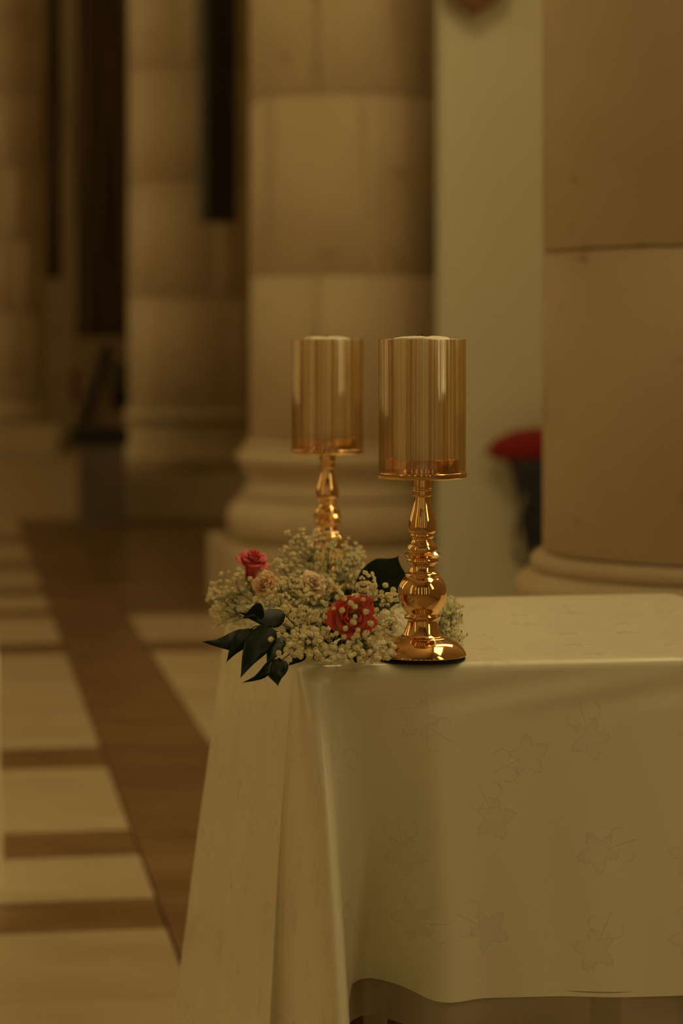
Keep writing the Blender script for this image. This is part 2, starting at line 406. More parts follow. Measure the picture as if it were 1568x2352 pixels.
# ------------------------------------------------------------------ columns
def column(u, v, label, z_off=0.0, facing=-1.75, joints=None, R=.395, tone_mats=None, courses=5):
    x, y = uv2(u, v); root = empty('stone_column', (x, y, 0), RZ); tag(root, label, 'column')
    mb = MB(); mb.box((0, 0, .145), (.52, .52, .145)); mb.build('plinth', M_PLINTH, root, bevel=.012)
    # attic base: lower torus, scotia, upper torus
    lt = [(.40, .29, 1)]+[(.40+.092*sin(a), .385-.095*cos(a)) for a in [pi*k/12 for k in range(0, 13)]]+[(.40, .48, 1)]
    lathe('lower_torus', [(p[0], p[1]) for p in lt], M_PLINTH, root, 72)
    sc_ = [(.440, .482), (.440, .492)]+[(.436-.034*sin(pi*k/8)**.6, .494+.093*k/8) for k in range(1, 8)]+[(.43, .588), (.43, .596)]
    lathe('scotia', sc_, M_PLINTH, root, 72)
    ut = [(.40, .598)]+[(.40+.052*sin(pi*k/10), .598+.04-.04*cos(pi*k/10)) for k in range(0, 11)]
    ut += [(.42, .68), (.418, .70), (.405, .71)]
    lathe('upper_torus', ut, M_PLINTH, root, 72)
    z = .712; g = .0012; h0 = 1.39-z+z_off
    hs = [h0]+[.727]*(courses+6)
    ci = 0
    while z < ZC-.01 and ci < courses+6:
        h = min(hs[ci], ZC-z)
        js = joints[ci % len(joints)] if joints else [(-.9+ci*1.3) % (2*pi)+k*pi/2 for k in range(4)]
        js = sorted(js)
        for k in range(len(js)):
            a0 = js[k]; a1 = js[(k+1) % len(js)]+(2*pi if k == len(js)-1 else 0)
            n = max(4, int((a1-a0)/.12)); vs = []; fs = []
            ga = g/R
            for zz, rr in ((z+.0015, R-.004), (z+.005, R), (z+h-.005, R), (z+h-.0015, R-.004)):
                for i in range(n+1):
                    a = a0+ga+(a1-a0-2*ga)*i/n; vs.append((rr*cos(a), rr*sin(a), zz))
            m = n+1
            for rI in range(3):
                for i in range(n): fs.append((rI*m+i, rI*m+i+1, (rI+1)*m+i+1, (rI+1)*m+i))
            b = len(vs)
            for zz in (z+.0015, z+h-.0015):
                for i in range(n+1):
                    a = a0+ga+(a1-a0-2*ga)*i/n; vs.append(((R-.06)*cos(a), (R-.06)*sin(a), zz))
            for i in range(n):
                fs.append((b+i+1, b+i, b+m+i, b+m+i+1)); fs.append((i, b+i, b+i+1, i+1)); fs.append((3*m+i, 3*m+i+1, b+m+i+1, b+m+i))
            for e in (0, n):
                fs.append((e, m+e, 2*m+e, 3*m+e, b+m+e, b+e))
            mm = mesh('shaft_block', vs, fs)
            link('shaft_block', mm, root, M_STONE, False)
            for p in mm.polygons:
                if p.normal.z ** 2 < .5 and len(p.vertices) == 4: p.use_smooth = True
        z += h; ci += 1
        if z >= ZC-.05: break
    lathe('core', [(R-.05, .69), (R-.05, min(z, ZC-.001))], M_PLINTH, root, 32)
    return root
FA = -pi/2-RZ
column(1.545, 4.545, 'stone column at the right edge of the picture, behind the table', z_off=-.09,
       joints=[[FA-1.8, FA-.2, FA+1.2, FA+2.8], [FA-2.6, FA-.15, FA+.9, FA+2.0]])
column(1.622, 9.868, 'broad round stone column in the middle, behind the candlesticks',
       joints=[[FA-1.7, FA-.27, FA+1.2, FA+2.7], [FA-2.3, FA-.9, FA+.2, FA+1.5]])
column(1.52, 15.4, 'round stone column left of the middle one, with tall black panel on it')
column(.53, 24.3, 'distant pale stone column at the left edge of the picture', R=.40)

# ------------------------------------------------------------------ things in the background
# tall black loudspeaker on the third column
x, y, _ = P(500, 510, 14.75)
t = empty('column_loudspeaker', (x, y, HC+268*14.75/F), radians(28)); tag(t, 'tall narrow black loudspeaker hung high on the stone column at left', 'loudspeaker')
mb = MB(); mb.box((0, 0, .95), (.105, .06, .95)); mb.build('cabinet', M_BLACK, t, bevel=.01)
mb = MB(); mb.box((0, -.066, .95), (.09, .006, .92)); mb.build('grille', M_GRILLE, t, bevel=.003)
for zz in (.35, 1.5):
    mb = MB(); mb.box((0, .13, zz), (.03, .075, .05)); mb.build('bracket', M_BLACK, t)
# dark curtains in the far bay
def curtain(x0, x1, ybot, ytop, d, label, folds):
    a = P(x0, ybot, d); b = P(x1, ytop, d); t = empty('dark_curtain', (a.x, d, a.z)); tag(t, label, 'curtain')
    W = b.x-a.x; H = b.z-a.z; n = folds*10; vs = []; fs = []
    for j in range(14):
        for i in range(n+1):
            q = i/n; vs.append((W*q+.01*sin(j*.7+q*9), .05*sin(q*folds*2*pi)*(1+.2*sin(j*.5)), H*j/13))
    for j in range(13):
        for i in range(n): k = j*(n+1)+i; fs.append((k, k+1, k+n+2, k+n+1))
    o = link('curtain_cloth', mesh('curtain_cloth', vs, fs), t, M_DARKC)
    s = o.modifiers.new('thick', 'SOLIDIFY'); s.thickness = .012
    mb = MB(); mb.tube([(-.08, 0, H+.02), (W+.08, 0, H+.02)], .02, 10); mb.build('curtain_rod', M_DARKW, t, True)
curtain(176, 292, 775, -60, 20, 'wide dark curtain hanging between the far left columns', 4)
curtain(106, 142, 640, -60, 20.4, 'narrow dark brown curtain strip beside the wide dark one', 2)
# pedestal with slab and bookstand
pd = 14.5; px = P(232, 1210, pd)
t = empty('stone_pedestal', (px.x, pd, 0), RZ); tag(t, 'low grey stone pedestal with dark slab top on the far left floor', 'pedestal')
mb = MB(); mb.box((0, 0, .27), (.14, .14, .23)); mb.build('pedestal_shaft', M_GREYBLUE, t, bevel=.01)
mb = MB(); mb.box((0, 0, .02), (.17, .17, .02)); mb.build('foot', M_GREYBLUE, t, bevel=.008)
mb = MB(); mb.box((-.02, 0, .545), (.175, .17, .045)); mb.build('top_slab', M_BLACK, t, bevel=.006)
t = empty('folding_easel', (px.x-.01, pd, .594), 0); tag(t, 'dark wooden folding easel with slanted leg on the grey pedestal', 'easel')
for nm, pts, r in (('leg', [(-.10, -.05, .02), (.05, -.03, .50)], .028), ('leg', [(.13, -.03, .12), (.12, -.03, .38)], .05), ('leg', [(.08, .10, .02), (.15, .0, .22)], .03)):
    mb = MB(); mb.tube(pts, r, 8); mb.build(nm, M_BLACK, t, True)
mb = MB(); mb.box((.0, .03, .27), (.15, .012, .268)); mb.build('back_board', plain('dim_wood', (.22,.15,.09), .7), t, bevel=.004)
mb = MB(); mb.box((-.15, .03, .25), (.02, .02, .10)); mb.build('red_cloth_edge', plain('dull_red', (.12,.015,.01), .9), t, bevel=.004)
# bag hanging on the green wall beside right column
bd = 9.33; b0 = P(1235, 985, bd)
t = empty('hanging_bag', (b0.x, bd, b0.z)); tag(t, 'dark red and navy bag with grey loop strap, half hidden behind the right column', 'bag')
def loft(name, secs, mat, parent, n=20, sol=False):
    vs = []; fs = []
    for (cx, cy, z, rx, ry) in secs:
        for k in range(n): a = 2*pi*k/n; vs.append((cx+rx*cos(a), cy+ry*sin(a), z))
    for i in range(len(secs)-1):
        for k in range(n): fs.append((i*n+k, i*n+(k+1) % n, (i+1)*n+(k+1) % n, (i+1)*n+k))
    fs.append(tuple(reversed(range(n)))); fs.append(tuple((len(secs)-1)*n+k for k in range(n)))
    return link(name, mesh(name, vs, fs), parent, mat)
k = bd/F
loft('red_top', [(-.03, 0, -75*k, .05, .03), (-.035, 0, -70*k, 80*k, .045), (-.02, 0, -50*k, 112*k, .06), (.0, 0, -25*k, 100*k, .055), (.02, 0, -5*k, 70*k, .04), (.03, 0, 2*k, 35*k, .02)], M_RED, t)
loft('body', [(2*k, 0, -300*k, 24*k, .02), (1*k, 0, -290*k, 28*k, .03), (0, 0, -220*k, 38*k, .04), (0, 0, -150*k, 50*k, .045), (2*k, 0, -100*k, 62*k, .05), (0, 0, -70*k, 70*k, .05)], M_NAVY, t)
mb = MB(); mb.tube([(-30*k, -.05, -150*k), (-44*k, -.05, -190*k), (-52*k, -.05, -240*k), (-54*k, -.05, -280*k), (-44*k, -.05, -305*k), (-28*k, -.05, -310*k), (-12*k, -.05, -295*k), (-4*k, -.05, -270*k)], .012, 8)
mb.build('strap', M_CORD, t, True)
mb = MB(); mb.tube([(.03, .0, 0), (.04, .02, .05), (.05, .14, .05)], .008, 8); mb.build('hook', M_BLACK, t, True)
# pointed lower end of a wooden plaque on the green wall
pp = P(1090, 36, 9.3)
t = empty('wall_plaque', (pp.x, 9.3, pp.z), RZ); tag(t, 'brown wooden plaque with pointed lower end, cut by the top edge', 'plaque')
def prism(name, out, y0, y1, mat, parent, bev=.006):
    n = len(out); vs = [(a, y0, b) for a, b in out]+[(a, y1, b) for a, b in out]
    fs = [tuple(range(n)), tuple(reversed(range(n, 2*n)))]+[(i, n+i, n+(i+1) % n, (i+1) % n) for i in range(n)]
    mb = MB(); mb.add(vs, fs); return mb.build(name, mat, parent, bevel=bev)
prism('board', [(0, 0), (.14, .10), (.16, .8), (-.16, .8), (-.14, .12)], 0, .06, M_BRWOOD, t)
prism('raised_moulding', [(0, .03), (.11, .12), (.13, .77), (-.13, .77), (-.11, .13)], -.02, 0, M_BRWOOD, t, .004)
mb = MB(); mb.box((0, .07, .5), (.03, .03, .03)); mb.build('bracket', M_BLACK, t)
# cloth-covered chair whose edge just enters the picture at the left
cx = P(2, 1500, 5.0)
t = empty('covered_chair', (cx.x-.215, 5.05, 0), RZ); tag(t, 'pale cloth covered chair barely entering the picture at the left edge', 'chair')
def cover(name, w, h, z0, z1, mat, y=0):
    n = 64; vs = []; fs = []
    for j in range(9):
        q = j/8
        for i in range(n):
            a = 2*pi*i/n; e = .28
            sx = abs(cos(a))**e*(1 if cos(a) > 0 else -1); sy = abs(sin(a))**e*(1 if sin(a) > 0 else -1)
            f = 1+(1-q)*(.05+.025*sin(9*a)); vs.append((w*sx*f, y+h*sy*f, z0+(z1-z0)*q))
    for j in range(8):
        for i in range(n): fs.append((j*n+i, j*n+(i+1) % n, (j+1)*n+(i+1) % n, (j+1)*n+i))
    fs.append(tuple(8*n+i for i in range(n))); return link(name, mesh(name, vs, fs), t, mat)
cover('seat_cover', .20, .21, 0.002, .46, M_SILK)
cover('back_cover', .19, .03,   .46, .66, M_SILK, .17)

# ------------------------------------------------------------------ table
TA = radians(10); E1 = Vector((cos(TA), sin(TA), 0)); E2 = Vector((-sin(TA), cos(TA), 0)); FL = Vector((-.046, 2.69, 0))
W, D, ZT = .66, .684, .7615
def tb(a, b, z=0): return FL+E1*a+E2*b+Vector((0, 0, z))
tc = tb(W/2, D/2)
t = empty('table', (tc.x, tc.y, 0), TA); tag(t, 'square table hidden beneath the ivory damask tablecloth', 'table')
mb = MB(); mb.box((0, 0, .745), (W/2-.012, D/2-.012, .0125)); mb.build('tabletop', M_BRWOOD, t, bevel=.006)
mb = MB()
for a in (-1, 1):
    mb.box((0, a*.19, .71), (.17, .01, .022)); mb.box((a*.18, 0, .71), (.01, .2, .022))
mb.build('apron', M_BRWOOD, t)
for a in (-1, 1):
    for b in (-1, 1):
        mb = MB(); mb.box((a*.18, b*.19, .366), (.018, .018, .366)); mb.build('leg', M_BRWOOD, t, bevel=.003)

# cloth: ring of the table edge, displaced outwards as it falls
keys = [(-.80, -.03, .02), (-.66, -.058, .075), (-.55, -.055, .03), (-.33, -.045, .02), (-.15, -.026, -.002), (-.060, -.021, .003), (-.034, -.011, .020), (-.018, .010, -.085), (0, .034, -.15), (.012, .037, -.125), (.025, .018, -.03),
        (.040, .006, .045), (.07, .0, .085), (.11, -.002, .045), (.155, -.004, -.030), (.22, -.01, -.03), (.32, -.004, -.04), (.44, 0, -.05), (.56, .01, -.045), (.62, .03, -.04), (.66, .09, -.09)]
def cr(q):
    if q <= keys[0][0] or q >= keys[-1][0]: return None
    for i in range(len(keys)-1):
        if keys[i][0] <= q <= keys[i+1][0]: break
    k1, k2 = keys[i], keys[i+1]; k0 = keys[i-1] if i else k1; k3 = keys[i+2] if i+2 < len(keys) else k2
    h = k2[0]-k1[0]; s = (q-k1[0])/h; o = []
    for c in (1, 2):
        m1 = (k2[c]-k0[c])/max(k2[0]-k0[0], 1e-6)*h; m2 = (k3[c]-k1[c])/max(k3[0]-k1[0], 1e-6)*h
        o.append((2*s**3-3*s**2+1)*k1[c]+(s**3-2*s**2+s)*m1+(-2*s**3+3*s**2)*k2[c]+(s**3-s**2)*m2)
    return o
RC = .030; ARC = RC*pi/2; PW, PD = W-2*RC, D-2*RC; PER = 2*(PW+PD)+4*ARC
def ring(q):
    """q=0 at middle of the front-left corner arc, growing along the front edge. -> local (a,b), normal (a,b)"""
    s = (q+ARC/2) % PER
    for (L, typ, k) in ((ARC, 'c', 0), (PW, 'l', 0), (ARC, 'c', 1), (PD, 'l', 1), (ARC, 'c', 2), (PW, 'l', 2), (ARC, 'c', 3), (PD, 'l', 3)):
        if s <= L: break
        s -= L
    cs = [(RC, RC), (W-RC, RC), (W-RC, D-RC), (RC, D-RC)]
    if typ == 'c':
        a = pi+k*pi/2+s/L*pi/2; c = cs[k]; return c[0]+RC*cos(a), c[1]+RC*sin(a), cos(a), sin(a)
    dr = [(1, 0), (0, 1), (-1, 0), (0, -1)][k]; no = [(0, -1), (1, 0), (0, 1), (-1, 0)][k]
    st = [(RC, 0), (W, RC), (W-RC, D), (0, D-RC)][k]
    return st[0]+dr[0]*s, st[1]+dr[1]*s, no[0], no[1]
def hemz(q):
    def ss(a, b, x): x = min(1, max(0, (x-a)/(b-a))); return x*x*(3-2*x)
    if q < .1: return .10+(.386-.10)*ss(.012, .05, q)
    if q < .9: return .386-.26*ss(.60, .66, q)
    return .126+.26*ss(.70, .76, q)*(1-ss(PER/2-.1, PER/2, q)) if q < PER/2 else .12
def disp(q):
    """displacement (world xy) at z=.386"""
    d_ = cr(q)
    a, b, na, nb = ring(q)
    n = E1*na+E2*nb
    gen = n*(.03+.018*sin(q*23))
    if d_ is None: return gen
    v = Vector((d_[0], d_[1], 0))
    if q < -.6: f = (q+.8)/.2; return gen*(1-f)+v*f
    if q > .6: f = (q-.6)/.06; return v*(1-f)+(n*.05)*f
    return v
qs = []
q = -PER/2
while q < PER/2:
    qs.append(q); q += .0022 if -.13 < q < .2 else (.005 if -.75 < q < .62 else .011)
NQ = len(qs); NR = 84
vs = []; uvs = []
RE = .011
def topring(q, inset, z):
    a, b, na, nb = ring(q); a -= na*inset; b -= nb*inset; p = tb(a, b, z)
    return p, (a, b)
rows = []
for k in range(12):            # top surface rings from centre outwards
    f = k/11; row = []
    for q in qs:
        a, b, na, nb = ring(q); a0 = a-na*RE; b0 = b-nb*RE
        a1 = W/2+(a0-W/2)*f; b1 = D/2+(b0-D/2)*f
        wz = .0006*sin(a1*21+b1*9)*sin(b1*17+1)*(1-f**4)
        row.append((tb(a1, b1, ZT+wz), (a1, b1)))
    rows.append(row)
for k in range(1, 6):           # rounded table edge
    g = k/5*pi/2; row = []
    for q in qs:
        a, b, na, nb = ring(q); ins = RE-RE*sin(g); p = tb(a-na*ins, b-nb*ins, ZT-RE+RE*cos(g))
        L = RE*g; row.append((p, (a-na*(RE-L), b-nb*(RE-L))))
    rows.append(row)
def drape(q, z):
    a, b, na, nb = ring(q); n = E1*na+E2*nb
    tt = (ZT-RE-z)/(ZT-RE-.386)
    base = tb(a, b, 0)
    g = tt if tt < 1 else 1+(tt-1)*.95
    if -.10 < q < .10: w_ = .5+.5*cos(pi*q/.10); g = g+(max(tt, 0)**.62-g)*w_ if tt < 1 else g
    g = g*(1-math.exp(-tt*12)*.35)
    p = base+disp(q)*g
    wr = .0022*sin(q*31+tt*1.5+.6)*min(1, tt*1.3)+.0012*sin(q*67-tt*3)*min(1, tt*2)
    if .02 < q < .6: wr += .0035*sin((q-.1)*19+tt*2.2)*tt
    # soft slanting pull lines just under the front edge
    if .05 < q < .6: wr += .0016*sin((q-.1)*26+tt*34)*math.exp(-((tt-.07)/.05)**2)
    if q < -.04: wr += .004*sin((q+.1)*30+tt*1.2)*tt
    p = p+n*wr; p.z = z
    return p, (a+na*(RE*.57+ZT-RE-z), b+nb*(RE*.57+ZT-RE-z))
for k in range(1, NR+1):
    row = []
    for q in qs:
        z = ZT-RE-(ZT-RE-hemz(q))*(k/NR); row.append(drape(q, z))
    rows.append(row)
for r in rows:
    for p, c in r: vs.append(p); uvs.append(c)
fs = []
for j in range(len(rows)-1):
    for i in range(NQ):
        fs.append((j*NQ+i, (j+1)*NQ+i, (j+1)*NQ+(i+1) % NQ, j*NQ+(i+1) % NQ))
me = mesh('tablecloth', vs, fs); ul = me.uv_layers.new(name='UVMap')
for l in me.loops: ul.data[l.index].uv = uvs[l.vertex_index]
cloth = link('tablecloth', me, None, M_SATIN); tag(cloth, 'ivory satin damask tablecloth with woven leaf pattern draped over the table', 'tablecloth')
# sheer brownish band under the front hem
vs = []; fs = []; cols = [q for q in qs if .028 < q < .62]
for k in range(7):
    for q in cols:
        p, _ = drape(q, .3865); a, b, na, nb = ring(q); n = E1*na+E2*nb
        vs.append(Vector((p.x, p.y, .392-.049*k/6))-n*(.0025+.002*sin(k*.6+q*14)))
n_ = len(cols)
for k in range(6):
    for i in range(n_-1): fs.append((k*n_+i, (k+1)*n_+i, (k+1)*n_+i+1, k*n_+i+1))
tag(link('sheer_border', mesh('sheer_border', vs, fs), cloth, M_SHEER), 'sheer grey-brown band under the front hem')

# ------------------------------------------------------------------ candlesticks
S = .0005
prof_px = [(99, 1513, 1), (101.5, 1511), (101.5, 1509), (98, 1502), (90, 1492), (79, 1482), (64, 1473.5), (59, 1471, 1), (57, 1469.5), (50, 1467.5, 1), (45, 1462), (39, 1451), (35, 1440),
           (33.5, 1431), (36, 1428.5, 1), (41, 1427, 1), (41.5, 1422), (40, 1419.5, 1), (37, 1417), (40, 1411), (47, 1400), (54, 1384), (56, 1368), (54, 1352), (48, 1340), (42, 1333.5, 1), (39, 1330), (40, 1327.5), (37, 1323), (32, 1319.5, 1), (30, 1316),
           (27.5, 1309), (28, 1304), (32, 1300.5, 1), (36, 1298), (36, 1292), (34, 1289.5, 1), (38, 1285.5), (43.5, 1280.5, 1), (38, 1276), (34.5, 1273, 1), (35.5, 1268), (33, 1260), (27, 1252), (23.5, 1246),
           (25, 1241, 1), (28, 1239), (28, 1235), (26.5, 1233, 1), (31, 1227.5), (32, 1216), (30.5, 1201), (26, 1184), (22, 1170), (19.5, 1155), (19, 1147, 1), (22.5, 1145.5, 1), (22.5, 1133, 1), (21, 1131.5, 1), (21, 1129.5, 1), (22.5, 1128, 1), (22.5, 1106, 1)]
BY = 1513
stem_prof = smooth_prof([(r*S, (BY-y_)*S+.004)+((1,) if len(k_) > 0 else ()) for r, y_, *k_ in prof_px], 5)
def candlestick(loc, label):
    t = empty('candlestick', loc); tag(t, label, 'candlestick', 'gold candlesticks with glass cylinders')
    lathe('base_pad', [(.002, 0), (.0488, 0), (.0494, .0006), (.0494, .0034), (.002, .0034)], M_FELT, t, 96)
    lathe('turned_stem', [(.001, .004)]+stem_prof+[(.001, stem_prof[-1][1])], M_GOLD, t, 128, cap=False)
    z0 = (BY-1105)*S+.004
    lathe('plate', [(.001, z0), (.0490, z0), (.0504, z0+.0004), (.0508, z0+.0010), (.0516, z0+.0056), (.0514, z0+.0064), (.0508, z0+.0068), (.001, z0+.0068)], M_GOLD, t, 128)
    z1 = z0+.0069
    lathe('candle_cup', [(.001, z1), (.0420, z1), (.0424, z1+.001), (.0424, z1+.0140), (.0430, z1+.0146), (.0422, z1+.0150), (.0412, z1+.0142), (.0410, z1+.002), (.001, z1+.002)], M_GOLD, t, 96, cap=False)
    h = .1525
    lathe('glass_cylinder', [(.0502, z1), (.0502, z1+h-.0006), (.0499, z1+h), (.0492, z1+h), (.0489, z1+h-.0006), (.0489, z1)], [M_GLASS, M_CLEAR], t, 160, cap=False)
    for p_ in t.children[-1].data.polygons:
        if abs(p_.normal.z) > .2 or sqrt(p_.center.x**2+p_.center.y**2) < .0495: p_.material_index = 1
    return t, z1
def candle(loc, z1, label, seed):
    rnd = random.Random(seed)
    t = empty('pillar_candle', (loc[0]-.001, loc[1], loc[2]+z1+.0022)); tag(t, label, 'candle', 'ivory pillar candles in glass cylinders')
    H = .1522; n = 96
    pr = [(.001, 0), (.032, 0), (.0328, .0012)]+[(.0328, H*k/6) for k in range(1, 6)]+[(.0328, H-.004), (.0326, H-.0022), (.0318, H-.0009), (.030, H-.0002), (.022, H+.0010), (.012, H+.0012), (.006, H), (.001, H-.0004)]
    o = lathe('wax', pr, M_WAX, t, n, cap=False)
    for v_ in o.data.vertices:
        a = atan2(v_.co.y, v_.co.x); r = sqrt(v_.co.x**2+v_.co.y**2)
        if v_.co.z > H-.003 and r > .005: v_.co.z += .0005*sin(3*a+seed)+.0003*sin(7*a)
    mb = MB(); mb.tube([(0, 0, H-.002), (.0002, 0, H+.001), (.0008, 0, H+.003), (.0016, 0, H+.0038)], .0007, 8); mb.build('wick', M_WICK, t, True)
for (px, d, lab, lab2, sd) in ((969.5, 2.75, 'nearer gold candlestick with glass cylinder standing fully visible at the table front', 'ivory pillar candle in the nearer, right glass cylinder', 1),
                          (752, 3.335, 'farther gold candlestick with glass cylinder, foot hidden behind the flowers', 'ivory pillar candle in the farther, left glass cylinder', 4)):
    loc = ((px-784)*d/F, d, ZT+.0006)
    t_, z1 = candlestick(loc, lab); candle(loc, z1, lab2, sd)

# ------------------------------------------------------------------ flowers
fl = empty('flower_arrangement', P(735, 1470, 2.85)*1.0); fl.location.z = ZT
tag(fl, 'arrangement of roses, baby\'s breath and dark leaves at the table corner', 'flowers')
bpy.context.view_layer.update()
FLI = fl.matrix_world.inverted(); OFF = Vector(fl.location)
def basis(axis, up=Vector((0, 0, 1))):
    z = axis.normalized(); x = up.cross(z)
    if x.length < 1e-3: x = Vector((1, 0, 0))
    x.normalize(); y = z.cross(x); return Matrix((x, y, z)).transposed()
def petal_mesh(name, az, r0, r1, z0, z1, wid, curl, rnd, cup=0.0):
    nu, nv = 8, 8; vs = []; fs = []; uv = []
    for j in range(nv+1):
        v = j/nv
        ww = wid*(.5+.5*min(1, v*1.6))*max(.004, 1-(max(0, v-.30)/.70)**3.4)**.5
        r = r0+(r1-r0)*v**1.35; z = z0+(z1-z0)*sin(v*pi/2*.95)
        if v > .6: q = (v-.6)/.4; r += curl*q*q; z -= curl*.9*q*q
        for i in range(nu+1):
            u = i/nu*2-1; a = az+u*ww
            rr = r*(1-cup*u*u)+.0006*sin(5*u+az*3)*v; zz = z-.0012*u*u*(v > .5)+.0006*sin(4*u+az*7)*v
            vs.append((rr*cos(a), rr*sin(a), zz)); uv.append(((u+1)/2, v))
    for j in range(nv):
        for i in range(nu): k_ = j*(nu+1)+i; fs.append((k_, k_+1, k_+nu+2, k_+nu+1))
    me = mesh(name, vs, fs); l_ = me.uv_layers.new(name='UVMap')
    for l in me.loops: l_.data[l.index].uv = uv[l.vertex_index]
    return me
def rose(center, axis, R, mat, label, seed, open_=1.0, n=24, depth=1.0):
    rnd = random.Random(seed); t = bpy.data.objects.new('rose', None); COL.objects.link(t); t.parent = fl
    t.empty_display_size = .01
    t.matrix_local = Matrix.Translation(center-OFF) @ basis(axis).to_4x4(); t['label'] = label
    H = R*1.1*depth
    for i in range(n):
        f = i/(n-1); az = i*2.3998+rnd.uniform(-.2, .2)
        rr = R*(.10+.90*f**1.15*open_)
        z1 = H*(.62-.42*f**1.4*open_)
        r0 = R*(.04+.20*f); z0 = -H*.45
        wid = 1.45-.55*f
        me = petal_mesh('petal', az, r0, rr, z0, z1, wid, R*(.02+.10*f), rnd)
        o = link('petal', me, t, mat); s = o.modifiers.new('thick', 'SOLIDIFY'); s.thickness = .0004
    lathe('calyx', [(.001, -H*.62), (R*.14, -H*.6), (R*.24, -H*.45), (R*.2, -H*.3), (.001, -H*.25)], M_CALYX, t, 16)
    return t
def leaf(base, tip, width, face=Vector((0, -1, .25)), droop=0.0, fold=.25, heart=0.0, sharp=1.6, bend=0.0, label=None, round_=False):
    """single blade from base to tip, broadest near the base, drawn-out point"""
    base = Vector(base); tip = Vector(tip); ax = tip-base; L = ax.length; ax.normalize()
    n = (face-ax*face.dot(ax)).normalized(); s = ax.cross(n)
    NV, NU = 22, 8; vs = []; fs = []; uv = []
    for j in range(NV+1):
        v = j/NV
        prof = (sin(pi*min(1, v**.62)) ** .8 if v > 0 else 0)*(1-v)**(.25*sharp)*1.18
        if round_: prof = sqrt(max(0, 1-((v-.46)/.46)**2)) if v < .80 else .674*max(0, (1-v)/.2)**1.7
        elif v > .96: prof *= (1-v)/.04
        hw = width/2*prof
        c = base+ax*(L*v)-Vector((0, 0, droop*v*v))+s*(bend*(sin(pi*v)-.6*v*v))+n*(.12*width*sin(pi*v))
        for i in range(NU+1):
            u = i/NU*2-1
            back = -ax*(heart*width*.5*abs(u)*(1-v)**6)
            wavy = n*(.03*width*sin(v*14+u*2))*abs(u)
            vs.append(c+s*(hw*u)-n*(fold*hw*(abs(u)**1.5))+back+wavy-OFF); uv.append((u*.5+.5, v))
    for j in range(NV):
        for i in range(NU): k_ = j*(NU+1)+i; fs.append((k_, k_+1, k_+NU+2, k_+NU+1))
    me = mesh('leaf', vs, fs); l_ = me.uv_layers.new(name='UVMap')
    for l in me.loops: l_.data[l.index].uv = uv[l.vertex_index]
    o = link('leaf', me, fl, M_LEAF); sm = o.modifiers.new('thick', 'SOLIDIFY'); sm.thickness = .0005
    if label: o['label'] = label
    return o
K = 2.75/F
rose(P(808, 1415, 2.74), Vector((.10, -1, .20)), .031, M_PRED, 'large coral-red rose at the front', 3, n=19)
rose(P(578, 1304, 3.06), Vector((.15, -.45, .85)), .029, M_PPINK, 'crimson-pink rose at the upper left', 5, open_=.72, n=20, depth=1.35)
rose(P(612, 1348, 2.96), Vector((-.35, -.8, .55)), .0215, M_PPEACH, 'peach rose', 8, open_=.85, n=20, depth=1.2)
rose(P(716, 1347, 2.98), Vector((.3, -.8, .6)), .0215, M_PBLUSH, 'pale blush rose', 9, open_=.85, n=20, depth=1.2)
rose(P(893, 1440, 2.83), Vector((.25, -.9, .35)), .022, M_PWHITE, 'white rose left of the nearer candlestick', 12, n=18)
FN = Vector((0, -1, .3))
big = [((842, 1396, 2.93), (915, 1276, 2.93), 112, dict(face=Vector((.15, -1, .1)), heart=.2, sharp=.6, fold=.10, round_=True, label='large dark rounded leaf beside the red rose')),
       ((905, 1385, 2.98), (950, 1305, 2.98), 46, dict(sharp=.8)),
       ((655, 1412, 2.72), (551, 1413, 2.70), 46, dict(face=Vector((0, -.9, .6)), bend=-.006, sharp=1.0, fold=.2)),
       ((606, 1418, 2.69), (557, 1412, 2.68), 30, dict(face=Vector((0, -1, -.2)), bend=.010, sharp=.8)),
       ((567, 1452, 2.70), (468, 1481, 2.68), 42, dict(face=Vector((0, -.9, .5)), bend=-.007, sharp=1.1)),
       ((590, 1448, 2.70), (516, 1518, 2.67), 40, dict(bend=.004, sharp=1.1)),
       ((625, 1438, 2.68), (549, 1555, 2.64), 58, dict(bend=.003, sharp=1.1)),
       ((620, 1520, 2.67), (561, 1572, 2.65), 22, dict(bend=-.006, sharp=1.0, face=Vector((-.2, -.9, .5)))),
       ((641, 1521, 2.65), (634, 1575, 2.63), 50, dict(heart=.5, sharp=1.0, fold=.15, bend=.003)),
       ((642, 1466, 2.69), (612, 1528, 2.66), 34, dict(sharp=.9)),
       ((664, 1468, 2.70), (622, 1490, 2.68), 26, dict(sharp=.9)),
       ((700, 1496, 2.68), (662, 1529, 2.665), 26, dict(sharp=.9)),
       ((570, 1450, 2.71), (556, 1474, 2.70), 22, dict(sharp=.9)),
       ((838, 1512, 2.70), (790, 1508, 2.69), 22, dict(sharp=.9)),
       ((835, 1492, 2.71), (866, 1517, 2.69), 18, dict(sharp=.9)),
       ((600, 1412, 2.70), (556, 1420, 2.69), 12, dict(sharp=.9))]
def table_d(y, m=3):    # deepest distance at which row y still lies on the table top
    return (HC-ZT-.0015)*F/(y-HY+m)
for b, tp, wd, kw in big:
    kw.setdefault('face', FN); leaf(P(*b), P(*tp), wd*b[2]/F, **kw)
rnd = random.Random(21)
for i in range(26):     # dark filling foliage inside the mass
    x = rnd.uniform(640, 835); y = rnd.uniform(1425, 1508); d = min(rnd.uniform(2.80, 2.9), table_d(y+14)); a = rnd.uniform(0, 2*pi); L = rnd.uniform(30, 48)
    yy = min(y+L*sin(a)*.6, 1516)
    leaf(P(x, y, d), P(x+L*cos(a), yy, min(d, table_d(yy))), L*.55*d/F, face=Vector((rnd.uniform(-.5, .5), -1, rnd.uniform(0, .8))), sharp=.8)
